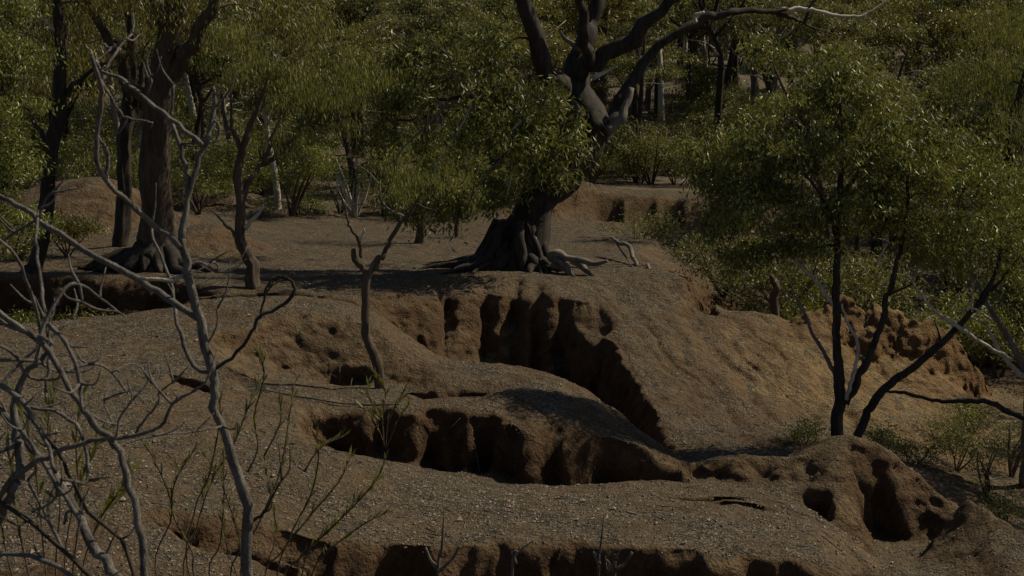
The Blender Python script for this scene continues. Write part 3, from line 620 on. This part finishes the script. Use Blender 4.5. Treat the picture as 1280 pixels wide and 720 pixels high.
# ---------------------------------------------------------------- background wood: kinds built once, then copied one by one
def copy_tree(o, parent=None):
    c = o.copy(); COL.objects.link(c); c.parent = parent
    for ch in o.children: copy_tree(ch, c)
    return c
def far_tree(kind):
    H = random.uniform(9, 13); e = empty('forest_gum', (0, 0, 0), 'far gum tree', 'tree', 'gum trees of the wood on the hillside')
    lean = rng.normal(0, .8, 2); fork = H*random.uniform(.25, .5); bark = [M_bark, M_gbark, M_brown, M_pale, M_brown, M_bark][kind]
    tb = MB(); top = np.array([lean[0], lean[1], H*.8]); sk = []
    c, r = tube(tb, [(0, 0, -.5), (lean[0]*.1, lean[1]*.1, fork*.5), (lean[0]*.4+rng.normal(0, .3), lean[1]*.4, fork), (lean[0]*.7+rng.normal(0, .4), lean[1]*.6, H*.65), tuple(top)], [.24, .19, .15, .09, .04], n=7, k=4)
    sk += list(zip(c[6:], r[6:])); blobs = []
    for q in range(random.randint(5, 7)):
        a = random.random()*6.28; l = random.uniform(1.3, 2.8); z0 = random.uniform(fork, H*.65); p0 = c[int(np.argmin(abs(c[:, 2]-z0)))]
        p2 = p0+np.array([math.cos(a)*l, math.sin(a)*l, random.uniform(1.2, 3.2)]); p1 = (p0+p2)/2+rng.normal(0, .25, 3)
        cc, rr = tube(tb, [p0, p1, p2], [.085, .06, .025], n=5, k=4); sk += list(zip(cc, rr))
        blobs.append((p2, (random.uniform(1.2, 2.0), random.uniform(1.2, 2.0), random.uniform(.7, 1.1)), 24)); blobs.append(((p1+p2)/2+rng.normal(0, .6, 3), (1.4, 1.4, .7), 14))
    blobs.append((top, (1.5, 1.5, 1), 20)); dead = tb; tb.m = 1
    for q in range(5):
        a = random.random()*6.28; p0 = c[random.randrange(5, len(c)-3)]; l = random.uniform(1, 2.4); p2 = p0+np.array([math.cos(a)*l, math.sin(a)*l, random.uniform(-.2, 1.4)])
        dc, dr = tube(dead, [p0, (p0+p2)/2+rng.normal(0, .25, 3), p2], [.05, .035, .012], n=5, k=3); tube(dead, [dc[3], dc[3]+rng.normal(0, .4, 3)+[0, 0, .3]], [.025, .008], n=4, k=2)
    tb.m = 0
    cl = blob_clumps(blobs); connect(tb, sk, cl[::5], .025, n=3); tb.build('trunk', [bark, M_pale], e)
    b = MB(); foliage(b, cl, 52, .29, .19, aspect=.36, droop=.4); b.build('crown', [M_leaff, M_leaff, M_leaf2, M_leaff, M_leaf, M_leaff][kind], e, smooth=False)
    return e
def far_bush(kind):
    e = empty('forest_shrub', (0, 0, 0), 'far shrub', 'shrub', 'shrubs under the trees of the wood'); tb = MB(); sk = []; blobs = []
    for q in range(4):
        a = random.random()*6.28; p2 = np.array([math.cos(a)*.8, math.sin(a)*.8, random.uniform(.9, 2)])
        c, r = tube(tb, [(0, 0, -.1), p2*.5+rng.normal(0, .1, 3), p2], [.05, .035, .015], n=5, k=3); sk += list(zip(c, r)); blobs.append((p2, (.8, .8, .6), 12))
    blobs.append(((0, 0, .8), (1.0, 1.0, .6), 14)); cl = blob_clumps(blobs); connect(tb, sk, cl[::2], .015, n=3); tb.build('stem', M_brown, e)
    b = MB(); foliage(b, cl, 42, .25, .13, aspect=.32, droop=.4); b.build('foliage', [M_leaf, M_leaff, M_leafb][kind % 3], e, smooth=False); return e
kinds = [far_tree(k) for k in range(6)]; bkinds = [far_bush(k) for k in range(3)]; used = set()
TK = ['dark barked', 'grey barked', 'brown olive leaved', 'white trunked', 'brown stemmed', 'black stemmed']
def place(src, loc, s, rz, label, ki):
    o = src if ki not in used else copy_tree(src); used.add(ki)
    o.location = loc; o.scale = (s, s, s*random.uniform(.9, 1.12)); o.rotation_euler = (0, 0, rz); o['label'] = label; return o
k = 0
rows = [(39, 4, 9, 17, .55), (43, 7, 8, 21, .65), (47, 6, 8, 22, .65), (50, 7, 13, 25, .75), (51, 7, -20, -.5, .62), (54, 9, -23, 1.5, .7), (57, 15, -24, 26, .75), (63, 15, -26, 28, .85), (69, 15, -28, 30, .9), (76, 16, -31, 33, .95), (84, 17, -34, 36, 1), (93, 18, -37, 39, 1.05), (104, 19, -41, 43, 1.1), (110, 14, -6, 30, 1.05), (117, 20, -46, 48, 1.15), (90, 9, 2, 22, .95), (132, 20, -51, 53, 1.2), (150, 20, -58, 60, 1.3), (172, 20, -66, 68, 1.4)]
for Y0, n_, xa, xb, s0 in rows:
    for i in range(n_):
        X = xa+(xb-xa)*(i+.5+random.uniform(-.42, .42))/n_; Y = Y0+random.uniform(-4, 4)
        pxl = 640+X/Y*F
        if Y0 < 62 and 690 < pxl < 1000: continue
        ki = k % 6; k += 1; s = s0*random.uniform(.8, 1.15)
        where = 'far left' if pxl < 250 else 'left' if pxl < 500 else 'middle' if pxl < 760 else 'right of the middle' if pxl < 960 else 'right' if pxl < 1150 else 'far right'
        dep = 'just behind the eroded ground' if Y0 < 60 else 'at the foot of the hillside' if Y0 < 80 else 'halfway up the hillside' if Y0 < 115 else 'high on the hillside'
        place(kinds[ki], (X, Y, gz(X, Y)-.2), s, random.random()*6.28, f'{TK[ki]} gum tree {dep}, {where}', ki)
for X, Y, s_ in [(12.0, 26.5, .62), (12.2, 23.2, .55), (15.5, 31, .8)]:
    ki = k % 6; k += 1; place(kinds[ki], (X, Y, gz(X, Y)-.1), s_, k*1.3, ['nearest gum tree just past the right edge, over the gully', 'gum tree past the right edge beside the hollowed mound', 'tall gum tree past the right edge behind the others', 'small gum tree at the right edge beyond the pinnacled bank'][k % 4], ki)
for i in range(26):
    Y = random.uniform(47.5, 53); X = random.uniform(-16, .5); ki = i % 3
    place(bkinds[ki], (X, Y, gz(X, Y)-.1), random.uniform(.5, .95), random.random()*6.28, f'{["dull green","grey green","bright green"][ki]} leafy shrub along the back edge of the platform', 6+ki)
for i in range(20):
    Y = random.uniform(35.2, 41); X = random.uniform(5.9, 14.5); ki = i % 2
    place(bkinds[ki], (X, Y, gz(X, Y)-.1), random.uniform(.6, 1.15), random.random()*6.28, f'{["dull green","grey green"][ki]} leafy shrub in the valley behind the pinnacled bank', 6+ki)
for i in range(22):
    Y = random.uniform(59, 72); X = random.uniform(1.5, 9.5); ki = i % 3
    place(bkinds[ki], (X, Y, gz(X, Y)-.1), random.uniform(.6, 1.1), random.random()*6.28, f'{["dull green","grey green","bright green"][ki]} leafy shrub beyond the back bank', 6+ki)
for i in range(210):
    Y = random.uniform(52, 112); X = random.uniform(-.42, .44)*Y; pxl = 640+X/Y*F
    if Y < 58 and 700 < pxl < 900: continue
    ki = random.randrange(3)
    where = 'left' if pxl < 430 else 'middle' if pxl < 850 else 'right'
    place(bkinds[ki], (X, Y, gz(X, Y)-.1), random.uniform(.8, 1.5), random.random()*6.28, f'{["dull green","grey green","bright green"][ki]} leafy shrub on the wood floor, {where} side', 6+ki)

# ---------------------------------------------------------------- mid ground shrubs
def bush(name, label, px, Y, h, wd, mat, nb=4, per=50, size=.07, cr=.14, group=None, woody=None, aspect=.3, droop=.1, cnt=12, X=None):
    b = onground(px, Y, .04); e = empty(name, b, label, 'shrub', group); o = tuple(b); tb = MB(); sk = []; bl = []
    for q in range(nb):
        a = random.random()*6.28; p2 = np.array(b)+np.array([math.cos(a)*wd*.6, math.sin(a)*wd*.5, h*random.uniform(.55, .95)])
        c, r = tube(tb, [b, np.array(b)*.5+p2*.5+rng.normal(0, .06, 3), p2], [.03*h, .02*h, .008], n=5, k=4); sk += list(zip(c, r)); bl.append((p2, (wd*.45, wd*.45, h*.25), cnt))
    bl.append((np.array(b)+[0, 0, h*.45], (wd*.6, wd*.6, h*.35), cnt)); cl = blob_clumps(bl); connect(tb, sk, cl[::5], .01, n=3)
    tb.build('stem', woody or M_brown, e, o)
    if per: mb = MB(); foliage(mb, cl, per, cr, size, aspect=aspect, droop=droop); mb.build('foliage', mat, e, o, smooth=False)
    return e
bush('round_shrub', 'rounded green shrub on the flat behind the crooked slim tree', 365, 47, 2.1, 1.4, M_leafb, 6, 70, .11, .22)
bush('dark_shrub', 'dark green shrub on the back slope right of the platform', 855, 42, 1.0, 1.0, M_leaff, 5, 60, .1, .2)
bush('dark_shrub', 'dark shrub hanging over the crumbling edge right of the platform', 905, 37, 1.3, 1.0, M_leaff, 5, 70, .1, .2)
bush('dark_shrub', 'low dark shrub in the shade below the multi stemmed gum, behind the saddle', 940, 36, 1.2, 1.1, M_leaff, 5, 60, .1, .2)
bush('dark_shrub', 'greyish low shrub at the foot of the back bank', 800, 47, 1.1, 1.3, M_leaff, 5, 45, .09, .2)
for (px, Y, h, wd, m_, lb_) in [(1010, 24.9, .45, .3, M_hop, 'small wispy shrub left of the upright gum stem'), (1105, 25.4, .5, .4, M_leafb, 'small green shrub right of the two gum stems'),
  (1150, 26, .45, .5, M_hop, 'thin dry shrub on the shaded slope below the pinnacles'), (1205, 26.5, .7, .6, M_hop, 'dry grey shrub on the slope beside the fallen branch'), (1245, 25.3, .9, .6, M_leaff, 'dark scrubby bush in the gully at the right'),
  (1275, 27, 1.2, .7, M_leaff, 'tallest scrubby bush at the right edge above the gully'), (1270, 23.5, .7, .5, M_leaf, 'dark green bush behind the right shoulder of the hollowed mound'), (1225, 29.5, .6, .5, M_leafb, 'light green bush on the pale flat at the right'), (1180, 28, .4, .4, M_leaff, 'low bush right below the pinnacled bank')]:
    bush('scrub_bush', lb_, px, Y, h, wd, m_, 5, 34, .06, .12, cnt=10)
for (px, Y, h, wd, m_, lb_) in [(20, 33, 1.3, .9, M_leafb, 'green bush by the slim leaning trunk at the left edge'), (85, 34, .9, .8, M_leaf2, 'olive scrub between the slim trunk and the thick old gum'), (60, 28.6, .8, .7, M_leafb, 'small green bush inside the dark gully at the left'),
  (110, 29.2, .6, .6, M_leaf2, 'sparse twiggy bush on the gully wall below the thick gum roots'), (250, 46, 1.4, 1.1, M_leaf, 'dark bush on the rise right of the thick old gum'), (445, 49, 1.7, 1.2, M_dead, 'x')]:
    if lb_ == 'x': bush('dead_shrub', 'leafless pale grey dead shrub at the back edge of the platform', px, Y, h*1.3, wd, M_leaf, 8, 0, woody=M_pale, cnt=14)
    else: bush('scrub_bush', lb_, px, Y, h, wd, m_, 5, 46, .09, .16, cnt=12)

# dead wood lying on the ground
def log(name, label, paths, mat, n=7):
    b = Vector(paths[0][0][0]); e = empty(name, b, label, 'dead branch'); 
    for i, (p, r) in enumerate(paths):
        mb = MB(); tube(mb, p, r, n=n, k=5, rough=.08, wob=.15); mb.build('branch', mat, e, tuple(b))
log('fallen_branch', 'bent pale fallen branch lying on the slope right of the huge gum', [(pp([(765,297),(772,303),(786,308),(793,325),(801,342)], 36.8, -2.2), [.03,.05,.055,.05,.035]), (pp([(768,300),(780,318),(792,335)], 36.6, -2), [.025,.025,.012]), (pp([(810,330),(814,343)], 34.6, -.4), [.04,.03])], M_gbark)
log('fallen_branch', 'long dark dead branch arching across the gully at the right edge', [(pp([(1108,489),(1135,492),(1165,500),(1200,502),(1235,503),(1262,515),(1300,528)], 25.5, -1.5), [.02,.03,.035,.04,.045,.05,.055])], M_bark)
log('dead_stump', 'broken dead stump standing behind the saddle of the bank', [([onground(972, 34.2, .6), P(970,370,34.2), P(966,350,34.2), P(962,343,34.2)], [.13,.11,.08,.02]), (pp([(968,358),(985,352)], 34.2), [.03,.012])], M_brown)
log('fallen_branch', 'thin twig lying on the lower gravel strip below the forked sapling', [([Vector((p[0], p[1], gz(p[0], p[1])+.02)) for p in [(-3.9, 22.9), (-3.2, 22.75), (-2.4, 22.8), (-1.7, 22.7)]], [.006,.012,.012,.006])], M_bark)

# ---------------------------------------------------------------- foreground dead sapling
def woody(name, label, cat, paths, Y, mat, base):
    e = empty(name, base, label, cat)
    for i, pth in enumerate(paths):
        lst, w0, w1, *r_ = pth; dY = r_[0] if r_ else 0; m_ = r_[1] if len(r_) > 1 else mat; yy = Y+(r_[2] if len(r_) > 2 else 0)
        p = pp(lst, yy, dY)
        if i == 0 and lst[0][1] > 715: p = [base]+p
        k = len(p); mb = MB(); tube(mb, p, [PX(w0+(w1-w0)*j/(k-1), Y)*.37*random.uniform(.93, 1.1) for j in range(k)], n=9, k=4, rough=.09, wob=.2)
        if i:
            for q in range(random.randint(1, 3)):
                a = Vector(p[random.randrange(1, k)]); d = Vector(p[min(k-1, 1)])-Vector(p[0]); d.normalize()
                dr = (d*.6+Vector((random.uniform(-1, 1), random.uniform(-.5, .5), random.uniform(-.1, 1)))).normalized(); l = random.uniform(.06, .2)*Y/7
                m1 = a+dr*l*.5+Vector((random.uniform(-.02, .02), 0, random.uniform(-.02, .02))); tube(mb, [a, m1, a+dr*l+Vector((0, 0, l*.2))], [.006, .0045, .002], n=5, k=3, rough=.05)
        mb.build('trunk' if i == 0 else 'branch', m_, e, tuple(base))
    return e
Y = 7.0; b = onground(312, Y, .03)
woody('dead_sapling', 'tall leafless grey sapling with crooked forks standing closest to the camera', 'dead tree', [
 ([(312,740),(311,655),(292,575),(270,510),(264,465),(248,400),(235,340),(227,300)], 21, 13),
 ([(227,305),(234,250),(250,195),(262,165),(268,135),(266,108)], 12, 6), ([(264,468),(240,455),(222,405),(216,370),(210,340),(192,300),(190,280)], 8, 4, .3),
 ([(247,398),(215,378),(175,350),(105,312),(50,275),(20,255),(-10,240)], 12, 8, .4), ([(228,310),(190,278),(145,240),(122,208),(121,170),(126,130),(124,100),(112,68)], 11, 6, -.4),
 ([(132,222),(135,195),(122,170)], 7, 5, 0), ([(126,104),(142,68),(165,42)], 6, 3, .2), ([(118,75),(128,90),(150,98),(178,120),(213,148),(252,180)], 5, 9, -.1),
 ([(213,148),(216,128),(217,106)], 6, 5), ([(213,150),(225,180),(233,215),(235,245)], 7, 8), ([(182,120),(189,105),(188,95)], 4, 3), ([(126,100),(150,140),(160,147),(190,153)], 5, 3),
 ([(266,462),(290,447),(315,415),(324,396),(345,386),(363,372),(368,358),(360,348),(345,347),(334,357),(330,375),(325,398)], 7, 4, .1, M_bark),
 ([(262,458),(256,440),(270,410),(272,385)], 4, 3), ([(175,348),(210,350),(232,345)], 6, 5, 0, M_pale), ([(236,330),(255,330),(270,340),(272,330),(262,328)], 5, 3),
 ([(268,150),(275,158),(272,165)], 4, 4), ([(312,652),(330,640),(345,612),(352,600)], 6, 3, 0, M_bark), ([(130,55),(140,60),(158,48)], 5, 3, 0), ([(48,275),(60,245),(95,235)], 5, 3), ([(48,275),(20,290),(-10,310)], 6, 5)], Y, M_dead, b)
Y = 5.6; b = onground(150, Y, .03)
woody('dead_shrub', 'tangled leafless grey shrub filling the lower left corner in the foreground', 'dead shrub', [
 ([(182,740),(178,690),(166,625),(148,565),(118,530),(90,490),(60,440),(20,405),(-20,380)], 15, 9),
 ([(165,745),(130,700),(98,650),(75,600),(40,560),(10,520),(-15,500)], 16, 12, .3), ([(100,650),(80,620),(45,565),(28,540)], 8, 10),
 ([(-15,650),(20,595),(60,572),(105,553),(150,547),(200,533),(215,505),(240,490)], 10, 5, -.1), ([(145,548),(150,520),(165,500),(160,478)], 5, 3), ([(170,542),(180,525),(197,505),(200,490),(216,478)], 5, 3),
 ([(25,600),(24,555),(17,510),(30,470),(58,442)], 18, 9, .1), ([(22,602),(5,640),(-15,680)], 16, 14, .1), ([(58,490),(63,440),(57,400),(50,350),(45,300),(48,262)], 8, 5, .4), ([(44,460),(55,405),(78,365),(98,354),(125,372),(155,395)], 8, 3, .2), ([(100,355),(103,378)], 5, 3, 0),
 ([(60,405),(85,432),(100,480),(103,515)], 10, 6, -.1), ([(60,425),(30,415),(-15,395)], 6, 8), ([(-15,620),(35,650),(80,688),(130,740)], 8, 7, -.1, M_bark), ([(-15,690),(55,700),(115,740)], 9, 8, -.1), ([(80,690),(60,650),(35,600)], 6, 5),
 ([(30,515),(70,560),(90,600),(110,640),(150,675),(175,740)], 7, 8, .2, M_bark), ([(0,450),(45,452),(75,465),(110,455),(135,462),(160,492)], 7, 3, .3), ([(20,555),(0,565),(-15,575)], 9, 8), ([(75,600),(110,600),(100,540),(70,515),(35,510)], 6, 6, .2),
 ([(-15,470),(25,500),(55,545),(70,590)], 9, 7, -.2), ([(-15,520),(10,470),(40,440),(90,400)], 8, 4, .2), ([(80,655),(85,640),(100,645),(95,670)], 6, 4), ([(-15,290),(20,320),(42,380),(55,430)], 5, 7, .4), ([(140,465),(170,455),(190,480)], 4, 2, .2), ([(140,560),(190,545),(240,540),(278,533)], 4, 3, .3),
 ([(100,510),(140,530),(130,500),(150,470),(185,440)], 4, 2, .3), ([(-10,430),(15,440),(35,470),(60,475)], 6, 5), ([(40,640),(70,620),(60,590)], 5, 4)], Y, M_dead, b)

# narrow-leaved green shrub
def wand_shrub(label, base, wands, Y, lsize=.06, per=26):
    e = empty('narrow_leaf_shrub', base, label, 'shrub'); tb = MB(); lb = MB()
    for lst in wands:
        p = pp(lst, Y, random.uniform(-.3, .3)); c, r = tube(tb, [base]+p if lst[0][1] > 690 else p, [.007]+[.005]*(len(p)-1)+[.002], n=5, k=6, rough=.03)
        cc = catmull(p, 14); m = len(cc); i0 = int(m*.3)
        for i in range(i0, m, 1):
            t = cc[min(i+1, m-1)]-cc[max(i-1, 0)]; t = t/(np.linalg.norm(t)+1e-9)
            d = t*.85+rng.normal(0, .28, 3)+[0, 0, .3]; d /= np.linalg.norm(d); L_ = lsize*random.uniform(.6, 1.3); s = np.cross(d, rng.normal(0, 1, 3)); s /= np.linalg.norm(s)
            a = cc[i]; v = [a, a+d*L_*.5+s*L_*.08, a+d*L_, a+d*L_*.5-s*L_*.08]; lb.add(v, [[0, 1, 2, 3]])
    tb.build('stem', M_brown, e, tuple(base)); lb.build('foliage', M_hop, e, tuple(base), smooth=False)
Y = 9.0; b = onground(330, Y, .03)
wand_shrub('wispy narrow leaved green shrub with upright wands in front of the gravel slope', b, [
 [(240,730),(243,640),(262,592),(275,520),(270,470)],[(235,740),(246,660),(265,600),(290,560),(310,510),(322,480)],[(375,735),(385,690),(405,668),(440,635),(470,600),(482,572)],[(345,735),(362,672),(388,620),(398,575),(396,545)],[(330,735),(352,690),(392,640),(425,600),(438,570)],
 [(300,735),(330,640),(350,590),(362,520),(368,480)],[(265,735),(275,680),(280,620),(278,560)],[(290,735),(300,680),(275,600),(255,570)],[(352,740),(372,700),(420,655),(445,625)],[(200,735),(215,640),(190,570),(172,545)],[(250,740),(240,690),(215,640),(220,600),(245,560)],[(300,735),(285,690),(275,640)],
 [(330,740),(345,670),(338,620),(330,570)],[(385,735),(410,690),(455,655),(486,640)],[(380,590),(400,560),(430,545)],[(330,570),(350,530),(350,500)],[(310,590),(322,560),(318,520),(330,470),(324,440)]], Y, .075)
b = onground(470, 15.4, .03)
wand_shrub('tiny wispy green shrub growing beside the dark cliff foot of the middle mound', onground(480, 19.8, .03),
 [[(480,560),(478,530),(462,500),(460,480)],[(482,560),(486,525),(500,500),(505,488)],[(480,560),(478,520),(482,490),(470,470)],[(482,560),(470,530),(450,505)],[(482,562),(500,520),(512,505)]], 19.8, .14)
b = onground(70, 8, .03)
e = wand_shrub('leafy green shrub glimpsed through the tangled grey branches at lower left', b,
 [[(60,735),(50,640),(40,560),(20,500)],[(80,735),(90,640),(110,580),(130,540)],[(70,735),(75,620),(60,540),(70,480)],[(40,735),(20,640),(10,560)],[(100,735),(120,660),(145,620),(165,590)],[(90,735),(100,640),(95,560),(100,500)],[(20,735),(0,640),(-10,540)]], 8.0, .12)
# dry stalks standing in front of the front cliff
def stalks(label, px, Y, paths, mat):
    b = onground(px, Y, .02); e = empty('dry_stalk', b, label, 'dry stalk', 'dry stalks in front of the near cliff')
    tb = MB()
    for i, l in enumerate(paths):
        p = pp(l, Y); tube(tb, ([b]+p) if i == 0 else p, [.012]+[.009]*(len(p)-1)+([.004] if i == 0 else []), n=5, k=5)
    tb.build('stem', mat, e, tuple(b))
stalks('forked pale dry stalk in front of the near cliff, left of the middle', 548, 9, [[(548,725),(552,690),(555,640)],[(550,715),(538,700),(532,685)],[(551,712),(566,698),(575,682)]], M_dead)
stalks('single thin dry stalk in front of the near cliff in the middle', 640, 9, [[(640,725),(650,690),(668,675)],[(645,705),(640,690)]], M_dead)
stalks('tall dry stalk in front of the near cliff, right of the middle', 748, 9, [[(748,725),(750,690),(755,645)],[(749,705),(742,690)]], M_dead)
stalks('low spreading dry stalk in front of the near cliff at the right', 768, 9, [[(768,725),(770,700),(775,685)],[(768,712),(780,705),(790,690)],[(768,715),(758,700)]], M_dead)
print('verts', ny*nx, 'trees', k)
